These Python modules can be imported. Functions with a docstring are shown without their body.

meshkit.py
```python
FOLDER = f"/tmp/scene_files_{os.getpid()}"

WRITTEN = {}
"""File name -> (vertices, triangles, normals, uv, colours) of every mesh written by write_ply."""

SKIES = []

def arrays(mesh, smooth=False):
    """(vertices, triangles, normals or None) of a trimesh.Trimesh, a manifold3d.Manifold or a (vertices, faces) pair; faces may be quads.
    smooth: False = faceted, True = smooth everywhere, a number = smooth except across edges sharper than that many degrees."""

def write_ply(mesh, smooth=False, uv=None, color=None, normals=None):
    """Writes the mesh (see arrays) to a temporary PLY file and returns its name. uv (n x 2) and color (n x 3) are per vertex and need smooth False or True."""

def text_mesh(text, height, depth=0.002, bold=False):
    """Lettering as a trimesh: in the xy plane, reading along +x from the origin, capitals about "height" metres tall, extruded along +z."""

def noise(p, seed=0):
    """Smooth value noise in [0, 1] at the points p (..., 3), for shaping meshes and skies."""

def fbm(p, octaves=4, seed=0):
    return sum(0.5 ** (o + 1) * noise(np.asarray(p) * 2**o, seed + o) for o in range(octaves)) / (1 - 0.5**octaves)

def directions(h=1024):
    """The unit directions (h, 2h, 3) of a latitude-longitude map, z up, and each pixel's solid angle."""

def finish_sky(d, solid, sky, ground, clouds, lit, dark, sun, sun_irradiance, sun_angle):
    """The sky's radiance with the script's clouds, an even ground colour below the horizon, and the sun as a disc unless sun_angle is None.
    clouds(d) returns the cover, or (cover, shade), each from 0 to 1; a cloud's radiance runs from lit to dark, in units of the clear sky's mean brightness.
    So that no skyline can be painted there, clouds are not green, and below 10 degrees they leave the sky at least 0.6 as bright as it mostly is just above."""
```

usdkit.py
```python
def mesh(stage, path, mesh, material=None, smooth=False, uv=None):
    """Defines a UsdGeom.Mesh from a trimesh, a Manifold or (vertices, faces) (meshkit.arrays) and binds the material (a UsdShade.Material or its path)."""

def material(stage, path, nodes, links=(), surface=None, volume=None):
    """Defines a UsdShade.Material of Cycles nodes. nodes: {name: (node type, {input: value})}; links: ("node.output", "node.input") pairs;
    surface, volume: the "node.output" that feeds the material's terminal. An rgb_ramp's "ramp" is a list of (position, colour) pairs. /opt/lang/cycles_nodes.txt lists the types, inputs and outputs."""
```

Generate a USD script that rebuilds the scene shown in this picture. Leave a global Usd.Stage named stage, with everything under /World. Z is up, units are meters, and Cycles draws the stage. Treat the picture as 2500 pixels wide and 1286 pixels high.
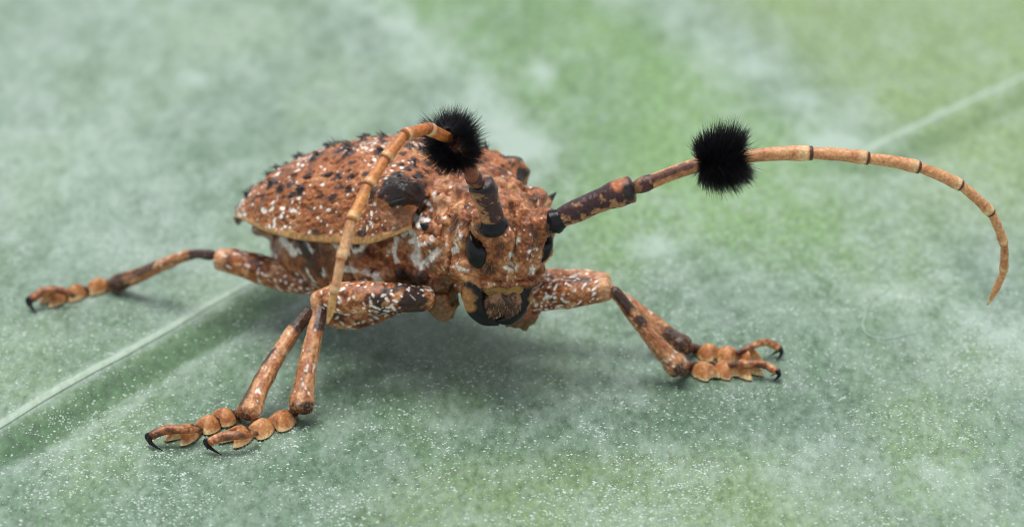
import math, sys
import numpy as np, trimesh
from scipy.interpolate import CubicSpline
from scipy.spatial import cKDTree
from pxr import Usd, UsdGeom, UsdLux, UsdShade, Gf, Sdf, Vt
import usdkit
from meshkit import noise, fbm

stage = Usd.Stage.CreateInMemory()
UsdGeom.SetStageUpAxis(stage, UsdGeom.Tokens.z)
UsdGeom.SetStageMetersPerUnit(stage, 1.0)
UsdGeom.Xform.Define(stage, '/World')
UsdGeom.Scope.Define(stage, '/World/Looks')
MM = 0.001                                  # the scene is modelled in millimetres and written in metres
rng = np.random.default_rng(7)

# ------------------------------------------------------------------ camera, sky, sun, exposure
PITCH = math.radians(22.0)
DIST, FOCAL, APERTURE = 150.0, 150.0, 36.0
AIM = np.array([0.0, 0.0, 3.6])
CT, ST = math.cos(PITCH), math.sin(PITCH)
FWD, RIGHT, UP = np.array([0, CT, -ST]), np.array([1.0, 0, 0]), np.array([0, ST, CT])
EYE = AIM - FWD * DIST
FOCUS = 143.8
cam = UsdGeom.Camera.Define(stage, '/World/camera')
cam.CreateFocalLengthAttr(FOCAL); cam.CreateHorizontalApertureAttr(APERTURE)
cam.CreateVerticalApertureAttr(APERTURE * 526 / 1024)
cam.CreateFStopAttr(84.0); cam.CreateFocusDistanceAttr(FOCUS * MM)
cam.CreateClippingRangeAttr(Gf.Vec2f(0.005, 10.0)); cam.CreateExposureAttr(0.14)
M = Gf.Matrix4d(1)
M.SetRow(0, Gf.Vec4d(*RIGHT, 0)); M.SetRow(1, Gf.Vec4d(*UP, 0)); M.SetRow(2, Gf.Vec4d(*(-FWD), 0)); M.SetRow(3, Gf.Vec4d(*(EYE * MM), 1))
cam.AddTransformOp().Set(M)

SUN = np.array([-0.10, 0.12, 0.95]); SUN /= np.linalg.norm(SUN)
sky = usdkit.material(stage, '/World/Looks/sky_look', {
    'sky': ('sky_texture', {'sky_type': 'single_scattering', 'sun_disc': False, 'sun_elevation': float(math.asin(SUN[2])), 'sun_rotation': float(math.atan2(SUN[0], SUN[1]))}),
    'tc': ('texture_coordinate', {}),
    'cl': ('noise_texture', {'scale': 2.2, 'detail': 4.0, 'roughness': 0.55}),
    'cf': ('rgb_ramp', {'ramp': [(0.30, (0.72,) * 3), (0.70, (1.0,) * 3)]}),
    'mx': ('mix', {'color2': (8.2, 8.4, 8.8)}),
    'bg': ('background_shader', {'strength': 0.084})},
    [('tc.generated', 'cl.vector'), ('cl.fac', 'cf.fac'), ('cf.color', 'mx.fac'), ('sky.color', 'mx.color1'), ('mx.color', 'bg.color')], surface='bg.background')
dome = UsdLux.DomeLight.Define(stage, '/World/sky')
UsdShade.MaterialBindingAPI.Apply(dome.GetPrim()).Bind(sky)
sun = UsdLux.DistantLight.Define(stage, '/World/sun')
sun.CreateIntensityAttr(0.82); sun.CreateAngleAttr(42.0); sun.CreateNormalizeAttr(True); sun.CreateColorAttr(Gf.Vec3f(1.0, 0.96, 0.90))
_z = SUN; _x = np.cross([0, 1, 0], _z); _x /= np.linalg.norm(_x); _y = np.cross(_z, _x)
SM = Gf.Matrix4d(1)
for i, r in enumerate((_x, _y, _z)): SM.SetRow(i, Gf.Vec4d(*r, 0))
sun.AddTransformOp().Set(SM)

# ------------------------------------------------------------------ reading points off the photograph (2500 x 1286)
PX = APERTURE / FOCAL / 2500
def ray(u, v):
    return FWD + RIGHT * (u - 1250) * PX - UP * (v - 643) * PX
def P(u, v, y):
    d = ray(u, v); return EYE + d * (y - EYE[1]) / d[1]
def PZ(u, v, z):
    d = ray(u, v); return EYE + d * (z - EYE[2]) / d[2]
def G(u, v): return PZ(u, v, 0.0)
def proj(V):
    V = np.asarray(V, float) - EYE; w = V @ FWD
    return np.stack([1250 + V @ RIGHT / w / PX, 643 - V @ UP / w / PX], -1)
def px_mm(y): return PX * (DIST + y * CT)

# ------------------------------------------------------------------ geometry helpers
def unit(v):
    v = np.asarray(v, float); return v / np.maximum(np.linalg.norm(v, axis=-1, keepdims=True), 1e-12)
def sstep(a, b, x):
    t = np.clip((x - a) / (b - a), 0, 1); return t * t * (3 - 2 * t)
def normals(V, F):
    n = np.zeros_like(V); fn = np.cross(V[F[:, 1]] - V[F[:, 0]], V[F[:, 2]] - V[F[:, 0]])
    for k in range(3): np.add.at(n, F[:, k], fn)
    return unit(n)

def surface_nets(f, lo, hi, h):
    lo, hi = np.asarray(lo, float), np.asarray(hi, float)
    n = np.ceil((hi - lo) / h).astype(int) + 1
    ax = [lo[k] + h * np.arange(n[k]) for k in range(3)]
    g = np.stack(np.meshgrid(*ax, indexing='ij'), -1)
    D = f(g.reshape(-1, 3)).reshape(n)
    inside = D < 0
    c = [(i, j, k) for i in (0, 1) for j in (0, 1) for k in (0, 1)]
    sl = lambda o: tuple(slice(o[a], n[a] - 1 + o[a]) for a in range(3))
    cnt = sum(inside[sl(o)].astype(int) for o in c)
    act = (cnt > 0) & (cnt < 8)
    acc = np.zeros(act.shape + (3,)); num = np.zeros(act.shape)
    for o in c:
        for a in range(3):
            if o[a] == 0:
                o2 = list(o); o2[a] = 1
                d0, d1 = D[sl(o)], D[sl(o2)]
                cr = (d0 < 0) != (d1 < 0)
                t = np.where(cr, d0 / np.where(d0 - d1 == 0, 1, d0 - d1), 0)
                p = np.array(o, float)[None, None, None, :] + np.zeros(act.shape + (1,))
                p[..., a] = t
                acc += np.where(cr[..., None], p, 0); num += cr
    idx = -np.ones(act.shape, int); idx[act] = np.arange(act.sum())
    cell = np.argwhere(act)
    V = lo + h * (cell + acc[act] / num[act][:, None])
    F = []
    for a in range(3):
        b, d = (a + 1) % 3, (a + 2) % 3
        s0 = [slice(1, n[k] - 1) for k in range(3)]; s0[a] = slice(0, n[a] - 1)
        s1 = list(s0); s1[a] = slice(1, n[a])
        A, B = inside[tuple(s0)], inside[tuple(s1)]
        e = np.argwhere(A != B)
        if not len(e): continue
        flip = A[A != B]
        off = np.ones(3, int); off[a] = 0
        e = e + off
        q = []
        for db, dd in ((-1, -1), (0, -1), (0, 0), (-1, 0)):
            o = e.copy(); o[:, b] += db; o[:, d] += dd
            q.append(idx[o[:, 0], o[:, 1], o[:, 2]])
        q = np.stack(q, 1)
        q[~flip] = q[~flip][:, ::-1]
        F += [q[:, [0, 1, 2]], q[:, [0, 2, 3]]]
    F = np.vstack(F); F = F[(F >= 0).all(1)]
    return V, F

def smin(a, b, k):
    h = np.clip(0.5 + 0.5 * (b - a) / k, 0, 1)
    return b * (1 - h) + a * h - k * h * (1 - h)
def smax(a, b, k): return -smin(-a, -b, k)
def ell(p, c, r, R=None):
    q = p - np.asarray(c, float)
    if R is not None: q = q @ np.asarray(R).T
    r = np.asarray(r, float)
    k0 = np.linalg.norm(q / r, axis=1); k1 = np.linalg.norm(q / r**2, axis=1)
    return k0 * (k0 - 1) / np.maximum(k1, 1e-9)
def cone(p, a, b, ra, rb):
    a, b = np.asarray(a, float), np.asarray(b, float)
    ab = b - a; t = np.clip((p - a) @ ab / (ab @ ab), 0, 1)
    return np.linalg.norm(p - a - t[:, None] * ab, axis=1) - (ra + (rb - ra) * t)

def spline(pts, n):
    pts = np.asarray(pts, float)
    s = np.concatenate([[0], np.cumsum(np.maximum(np.linalg.norm(np.diff(pts[:, :3], axis=0), axis=1), 1e-6))]); s /= s[-1]
    if len(pts) == 2: return pts[0] + np.linspace(0, 1, n)[:, None] * (pts[1] - pts[0])
    return CubicSpline(s, pts, bc_type='natural')(np.linspace(0, 1, n))

def loft(pts, rad, n=48, m=28, flat=1.0, up=(0, 0, 1), cap=(0.6, 0.6), prof=None):
    """A tapered tube along pts. rad: radii at equal steps. flat: height over width. cap: length of the rounded ends, in radii. Returns V, F, t (0..1), angle."""
    c = spline(pts, n)
    r = np.interp(np.linspace(0, 1, n), np.linspace(0, 1, len(rad)), rad) if prof is None else prof(np.linspace(0, 1, n))
    T = unit(np.gradient(c, axis=0))
    side = unit(np.cross(T, np.asarray(up, float))); top = np.cross(side, T)
    rings, rr, tt = [], [], []
    q = np.linspace(0, 1, n)
    for k in range(5):
        a = math.pi / 2 * (k + 0.35) / 5
        rings.append(c[0] - T[0] * r[0] * cap[0] * math.cos(a)); rr.append(r[0] * math.sin(a)); tt.append(0)
    K0 = len(rings)
    rings += list(c); rr += list(r); tt += list(q)
    for k in range(4, -1, -1):
        a = math.pi / 2 * (k + 0.35) / 5
        rings.append(c[-1] + T[-1] * r[-1] * cap[1] * math.cos(a)); rr.append(r[-1] * math.sin(a)); tt.append(1)
    side = np.vstack([np.repeat(side[:1], K0, 0), side, np.repeat(side[-1:], 5, 0)])
    top = np.vstack([np.repeat(top[:1], K0, 0), top, np.repeat(top[-1:], 5, 0)])
    ang = np.arange(m) * 2 * math.pi / m
    rings, rr, tt = np.array(rings), np.array(rr), np.array(tt)
    V = rings[:, None] + rr[:, None, None] * (np.cos(ang)[None, :, None] * side[:, None] + flat * np.sin(ang)[None, :, None] * top[:, None])
    N = len(rings); V = V.reshape(-1, 3)
    i, j = np.meshgrid(np.arange(N - 1), np.arange(m), indexing='ij')
    a0, a1, b0, b1 = i * m + j, i * m + (j + 1) % m, (i + 1) * m + j, (i + 1) * m + (j + 1) % m
    F = np.vstack([np.stack([a0, a1, b1], -1).reshape(-1, 3), np.stack([a0, b1, b0], -1).reshape(-1, 3)])
    V = np.vstack([V, rings[0], rings[-1]]); k0, k1 = len(V) - 2, len(V) - 1
    jj = np.arange(m)
    F = np.vstack([F, np.stack([np.full(m, k0), (jj + 1) % m, jj], -1), np.stack([np.full(m, k1), (N - 1) * m + jj, (N - 1) * m + (jj + 1) % m], -1)])
    t = np.concatenate([np.repeat(tt, m), [0, 1]]); A = np.concatenate([np.tile(ang, N), [0, 0]])
    if np.einsum('ij,ij->i', normals(V, F)[:N * m], V[:N * m] - np.repeat(rings, m, 0)).mean() < 0: F = F[:, ::-1]
    return V, F, t, A

def join(*ms):
    V, F, k = [], [], 0
    for v, f in ms: V.append(v); F.append(f + k); k += len(v)
    return np.vstack(V), np.vstack(F)

def hit(VF, u, v):
    """The nearest point of a mesh on the ray through a pixel, and its normal."""
    V, F = VF[0], VF[1]; d = unit(ray(u, v))
    A = V[F[:, 0]]; e1, e2 = V[F[:, 1]] - A, V[F[:, 2]] - A
    h = np.cross(d, e2); a = np.einsum('ij,ij->i', e1, h); a = np.where(np.abs(a) < 1e-12, 1e-12, a)
    s = EYE - A; uu = np.einsum('ij,ij->i', s, h) / a
    q = np.cross(s, e1); vv = (q @ d) / a; t = np.einsum('ij,ij->i', e2, q) / a
    ok = (uu >= -1e-6) & (vv >= -1e-6) & (uu + vv <= 1 + 1e-6) & (t > 1)
    if not ok.any():
        k = np.argmin(np.linalg.norm(proj(V) - [u, v], axis=1)); return V[k], normals(V, F)[k]
    i = np.where(ok)[0][np.argmin(t[ok])]
    n = unit(np.cross(e1[i], e2[i])); n = n if n @ d < 0 else -n
    return EYE + d * t[i], n

# ------------------------------------------------------------------ colours (linear base colours of the thing itself)
RUST = np.array([0.285, 0.092, 0.032]); RUST2 = np.array([0.125, 0.034, 0.015]); TAN = np.array([0.55, 0.275, 0.125])
OCHRE = np.array([0.52, 0.28, 0.075]); CREAM = np.array([0.80, 0.60, 0.32]); WHITE = np.array([0.82, 0.79, 0.72])
DARK = np.array([0.022, 0.012, 0.012]); BLACK = np.array([0.005, 0.005, 0.006]); UMBER = np.array([0.11, 0.055, 0.032])
def mixc(C, col, w): return C * (1 - w[:, None]) + np.asarray(col) * w[:, None]
def ridged(p, seed=0):
    return (1 - np.abs(2 * noise(p, seed) - 1))**2
def ramp(x, stops):
    at = np.array([a for a, _ in stops]); cs = np.array([c for _, c in stops]); return np.stack([np.interp(x, at, cs[:, k]) for k in range(3)], -1)
def rusty(V, seed=0, f=1.0, tan=0.5, dark=0.25, con=1.0):
    """Mottled cuticle: umber pits, rust ground, tan ridges."""
    a, b, c, d = fbm(V * 1.1 * f + 31, 3, seed), fbm(V * 3.6 * f + 11, 3, seed + 5), noise(V * 11.0 * f + 3, seed + 9), noise(V * 19.0 * f + 3, seed + 8)
    x = 0.5 + 1.15 * con * (0.46 * (a - .5) + 0.40 * (b - .5) + 0.17 * (c - .5) + 0.08 * (d - .5)) * 1.6 + 0.10 * (tan - 0.5) - 0.10 * (dark - 0.25)
    return ramp(x, [(0.24, UMBER * 0.7), (0.36, RUST2), (0.47, RUST), (0.56, RUST * 1.12), (0.66, TAN * 0.82), (0.80, TAN * 1.1)])
def flecks(V, cen, dirs, L, W, warp=0.25, seed=0):
    """How far each vertex lies inside small elongated flecks: 0 outside, 1 in the middle."""
    tree = cKDTree(cen); L, W = np.broadcast_to(L, len(cen)), np.broadcast_to(W, len(cen))
    k = min(5, len(cen)); d, i = tree.query(V, k=k)
    if k == 1: i = i[:, None]
    out = np.zeros(len(V)); wob = (fbm(V * 7 + 5, 2, seed) - 0.5) * 2 * warp
    for j in range(k):
        q = V - cen[i[:, j]]; D = unit(dirs[i[:, j]]); al = np.einsum('ij,ij->i', q, D)
        pe = np.linalg.norm(q - al[:, None] * D, axis=1)
        e = np.sqrt((al / L[i[:, j]])**2 + (pe / W[i[:, j]])**2) + wob
        out = np.maximum(out, 1 - sstep(0.65, 1.1, e))
    return out
def scatter(V, N, n, w, seed, r):
    """n points picked among the vertices with weights w, at least about r apart."""
    g = np.random.default_rng(seed); order = g.permutation(len(V)); order = order[g.random(len(V)) < w[order]][:n * 12]
    keep, tr = [], None
    P0 = V[order]; t = cKDTree(P0); dead = np.zeros(len(P0), bool)
    for i in range(len(P0)):
        if dead[i]: continue
        keep.append(i); dead[t.query_ball_point(P0[i], r)] = True; dead[i] = True
        if len(keep) >= n: break
    return order[keep]
def blob(uv, u, v, ru, rv=None, ang=0):
    rv = rv or ru; c, s = math.cos(math.radians(ang)), math.sin(math.radians(ang))
    x, y = uv[:, 0] - u, uv[:, 1] - v
    return 1 - sstep(0.6, 1.15, np.sqrt(((x * c + y * s) / ru)**2 + ((-x * s + y * c) / rv)**2))
def stroke(uv, pts, r):
    d = np.full(len(uv), 1e9)
    for a, b in zip(pts[:-1], pts[1:]):
        a, b = np.array(a, float), np.array(b, float); ab = b - a; t = np.clip((uv - a) @ ab / (ab @ ab), 0, 1)
        d = np.minimum(d, np.linalg.norm(uv - a - t[:, None] * ab, axis=1))
    return 1 - sstep(0.55, 1.05, d / r)
MARKS = [([(985, 575), (1000, 560), (1012, 575), (1020, 610), (1030, 655)], 7, 'w'), ([(968, 580), (962, 615), (968, 640)], 6, 'w'), ([(880, 575), (890, 595), (880, 610)], 8, 'w'), ([(860, 600), (868, 612)], 8, 'w'),
    ([(972, 508), (985, 530), (988, 562)], 8, 'w'), ([(1012, 525), (1022, 552)], 7, 'w'), ([(1020, 532), (1048, 540)], 7, 'w'), ([(1042, 640), (1070, 612)], 11, 'w'), ([(1008, 628), (1022, 642)], 10, 'w'), ([(1062, 560), (1050, 592)], 6, 'w'), ([(1000, 590), (1032, 598)], 5, 'w'),
    ([(640, 600), (668, 628)], 10, 'w'), ([(690, 583), (718, 618)], 10, 'w'), ([(638, 625), (664, 642)], 9, 'w'), ([(732, 578), (762, 612)], 5, 'w'), ([(838, 655), (866, 660)], 8, 'w'), ([(915, 672), (930, 690)], 9, 'w'), ([(890, 662), (900, 668)], 7, 'w'),
    ([(712, 570), (738, 590), (750, 625)], 12, 'd'), ([(975, 668), (1010, 682), (1042, 680)], 15, 'd'), ([(870, 590), (866, 600)], 10, 'd')]
GROOVES = [([(905, 570), (906, 620), (900, 652)], 9, .12), ([(1008, 572), (1020, 612), (1034, 660)], 8, .16), ([(948, 555), (960, 600), (955, 655)], 10, .14), ([(1098, 470), (1083, 520), (1087, 580), (1078, 640)], 9, .14), ([(1200, 440), (1215, 470), (1290, 455)], 8, .10),
    ([(1040, 480), (1010, 530)], 9, .10), ([(800, 585), (815, 640)], 9, .10), ([(860, 645), (960, 660), (1030, 655)], 9, .14), ([(735, 575), (770, 640), (790, 680)], 10, .12), ([(1015, 590), (1060, 575), (1088, 545)], 7, .08), ([(1275, 420), (1300, 500)], 8, .10), ([(1240, 430), (1250, 490)], 6, .08)]
def grooves(V, N):
    uv = proj(V); fc = facing(V, N); out = np.zeros(len(V))
    for pts, r, k in GROOVES: out = np.maximum(out, k * fc * stroke(uv, pts, r * 1.3))
    return out
def marks(V, N, C):
    uv = proj(V); fc = facing(V, N); ng = 1.5 * (noise(V * [13, 13, 5], 55) - 0.5)
    for pts, r, k in MARKS: C = mixc(C, WHITE if k == 'w' else DARK, 0.92 * fc * np.clip(stroke(uv, pts, r) * 1.3 + 0.9 * ng - 0.12, 0, 1) * (stroke(uv, pts, r * 1.6) > 0))
    return C
def facing(V, N): return sstep(-0.05, 0.15, -(N @ FWD))

# ------------------------------------------------------------------ materials
def cuticle(name, rough=0.45, bump=0.35, f1=14.0, f2=55.0, coat=0.0, vary=0.35, sheen=0.0, spec=0.34):
    return usdkit.material(stage, '/World/Looks/' + name, {
        'geo': ('geometry', {}), 'col': ('attribute', {'attribute': 'tint'}), 'gls': ('attribute', {'attribute': 'gloss'}),
        'n1': ('noise_texture', {'scale': f1 / MM, 'detail': 4.0, 'roughness': 0.6}), 'n2': ('noise_texture', {'scale': f2 / MM, 'detail': 2.0}),
        'mr': ('map_range', {'from_min': 0.3, 'from_max': 0.7, 'to_min': 1 - vary, 'to_max': 1 + vary}),
        'mul': ('vector_math', {'math_type': 'scale'}),
        'ad': ('math', {'math_type': 'multiply_add', 'value2': 0.5}),
        'bp': ('bump', {'strength': bump, 'distance': 0.03 * MM}),
        'ro': ('math', {'math_type': 'multiply_add', 'value2': -0.62 * rough, 'value3': rough}),
        'p': ('principled_bsdf', {'coat_weight': coat, 'coat_roughness': 0.18, 'sheen_weight': sheen, 'specular_ior_level': spec})},
        [('geo.position', 'n1.vector'), ('geo.position', 'n2.vector'), ('n1.fac', 'mr.value'), ('col.vector', 'mul.vector1'), ('mr.result', 'mul.scale'),
         ('mul.vector', 'p.base_color'), ('n2.fac', 'ad.value1'), ('n1.fac', 'ad.value3'), ('ad.value', 'bp.height'), ('bp.normal', 'p.normal'),
         ('gls.fac', 'ro.value1'), ('ro.value', 'p.roughness')], surface='p.BSDF')
MAT = {'cuticle': cuticle('mottled_cuticle', 0.36, 0.8, 8.0, 26.0, 0.0, 0.42), 'smooth': cuticle('smooth_cuticle', 0.44, 0.45, 10, 36, 0.0, 0.35),
       'shiny': cuticle('shiny_chitin', 0.24, 0.25, 8, 30, 0.0, 0.2, spec=0.24), 'eye': cuticle('eye_facets', 0.20, 0.06, 20, 40, 0.0, 0.1, spec=0.30)}
MAT['hair'] = usdkit.material(stage, '/World/Looks/black_hair', {'p': ('principled_bsdf', {'base_color': (0.008, 0.008, 0.010), 'roughness': 0.4, 'specular_ior_level': 0.4})}, surface='p.BSDF')
MAT['pubescence'] = usdkit.material(stage, '/World/Looks/golden_pubescence', {'p': ('principled_bsdf', {'base_color': (0.42, 0.21, 0.09), 'roughness': 0.5})}, surface='p.BSDF')

# ------------------------------------------------------------------ scene helpers
_used = {}
def free(path):
    k = _used.get(path, -1) + 1; _used[path] = k
    return path if k == 0 else f'{path}_{k:03d}'
def keys(prim, label=None, cat=None, group=None, kind=None):
    for k, v in (('label', label), ('category', cat), ('group', group), ('kind', kind)):
        if v: prim.SetCustomDataByKey(k, v)
    return prim
ORIGIN = {}
def thing(name, label, cat, loc=(0, 0, 0)):
    p = free('/World/' + name); x = UsdGeom.Xform.Define(stage, p); x.AddTranslateOp().Set(Gf.Vec3d(*(np.asarray(loc, float) * MM)))
    keys(x.GetPrim(), label, cat); ORIGIN[p] = np.asarray(loc, float); return p
def holder(name, parent, label=None):
    p = free(parent + '/' + name); UsdGeom.Xform.Define(stage, p); ORIGIN[p] = ORIGIN[parent]
    keys(stage.GetPrimAtPath(p), label); return p
def obj(name, V, F, mat, parent='/World', tint=None, gloss=None, label=None, cat=None, kind=None, smooth=True):
    p = free(parent + '/' + name); o = ORIGIN.get(parent, np.zeros(3)); ORIGIN[p] = o
    V = np.asarray(V, float)
    m = usdkit.mesh(stage, p, ((V - o) * MM, F), MAT[mat] if isinstance(mat, str) else mat, smooth=smooth)
    pv = UsdGeom.PrimvarsAPI(m)
    if tint is not None:
        tint = np.broadcast_to(np.asarray(tint, np.float32), (len(V), 3))
        pv.CreatePrimvar('tint', Sdf.ValueTypeNames.Color3fArray, 'vertex').Set(Vt.Vec3fArray.FromNumpy(np.clip(tint, 0, 1).astype(np.float32)))
        g = np.broadcast_to(np.asarray(0.0 if gloss is None else gloss, np.float32), (len(V),)).astype(np.float32)
        pv.CreatePrimvar('gloss', Sdf.ValueTypeNames.FloatArray, 'vertex').Set(Vt.FloatArray.FromNumpy(np.ascontiguousarray(g)))
    keys(m.GetPrim(), label, cat, None, kind); return p
def curves(name, roots, tips, mid, width, mat, parent, label=None):
    """Hairs as ribbon-thin cubic curves from roots over mid to tips."""
    p = free(parent + '/' + name); o = ORIGIN[parent]
    pts = np.stack([roots, roots + (mid - roots) * 0.67, mid + (tips - mid) * 0.4, tips], 1).reshape(-1, 3)
    c = UsdGeom.BasisCurves.Define(stage, p); c.CreateTypeAttr('linear')
    c.CreatePointsAttr(Vt.Vec3fArray.FromNumpy(((pts - o) * MM).astype(np.float32)))
    c.CreateCurveVertexCountsAttr(Vt.IntArray.FromNumpy(np.full(len(roots), 4, np.int32)))
    w = (np.array([1.0, 0.85, 0.6, 0.18])[None] * np.broadcast_to(width, len(roots))[:, None] * MM).reshape(-1)
    c.CreateWidthsAttr(Vt.FloatArray.FromNumpy(w.astype(np.float32))); c.SetWidthsInterpolation('vertex')
    UsdShade.MaterialBindingAPI.Apply(c.GetPrim()).Bind(MAT[mat]); keys(c.GetPrim(), label); return p

# ------------------------------------------------------------------ the leaf
VEINS = [  # ground lines in photograph pixels, half width in mm
    ([(-40, 1063), (140, 955), (330, 850), (600, 698), (760, 615)], 0.21, 1.0),
    ([(2110, 378), (2180, 340), (2320, 275), (2540, 172)], 0.15, 0.4)]
BANDS = [  # broad pale ribs: pixels, half width, powder
    ([(840, -60), (1010, 90), (1150, 210), (1290, 370)], 1.4, 0.45), ([(1290, 370), (1480, 520), (1660, 620)], 2.4, 0.08),
    ([(1480, -60), (1720, 110), (1900, 240), (2080, 345)], 1.9, 0.33), ([(1640, 470), (1780, 600), (1900, 690)], 1.6, 0.12),
    ([(-40, 1180), (120, 1105), (330, 985), (520, 840)], 0.5, 0.3), ([(2200, 700), (2330, 760), (2520, 870)], 1.7, 0.25), ([(2250, 1130), (2340, 1205), (2440, 1300)], 0.7, 0.30)]
def ground_line(pts, n=160):
    return spline([G(*p) for p in pts], n)
VLINES = [(ground_line(p), w, k) for p, w, k in VEINS]; BLINES = [(ground_line(p), w, k) for p, w, k in BANDS]
def leaf_h(x, y):
    p = np.stack([x, y, 0 * x], -1)
    h = 0.30 * (fbm(p * [0.10, 0.10, 1] + 9, 3, 3) - 0.5) + 0.06 * (fbm(p * 0.9 + 2, 3, 8) - 0.5)
    for c, w, k in VLINES:
        d, i = cKDTree(c[:, :2]).query(p[:, :2]); sgn = np.sign((p[:, 1] - c[i, 1]))
        h += 0.05 * np.exp(-(d / 0.35)**2) - 0.22 * k * np.exp(-((d * -sgn - 1.7) / 1.0)**2) * (d * -sgn > 0)
    for c, w, k in BLINES:
        d, i = cKDTree(c[:, :2]).query(p[:, :2]); h += 0.10 * k * np.exp(-(d / w)**2)
    return h
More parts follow.
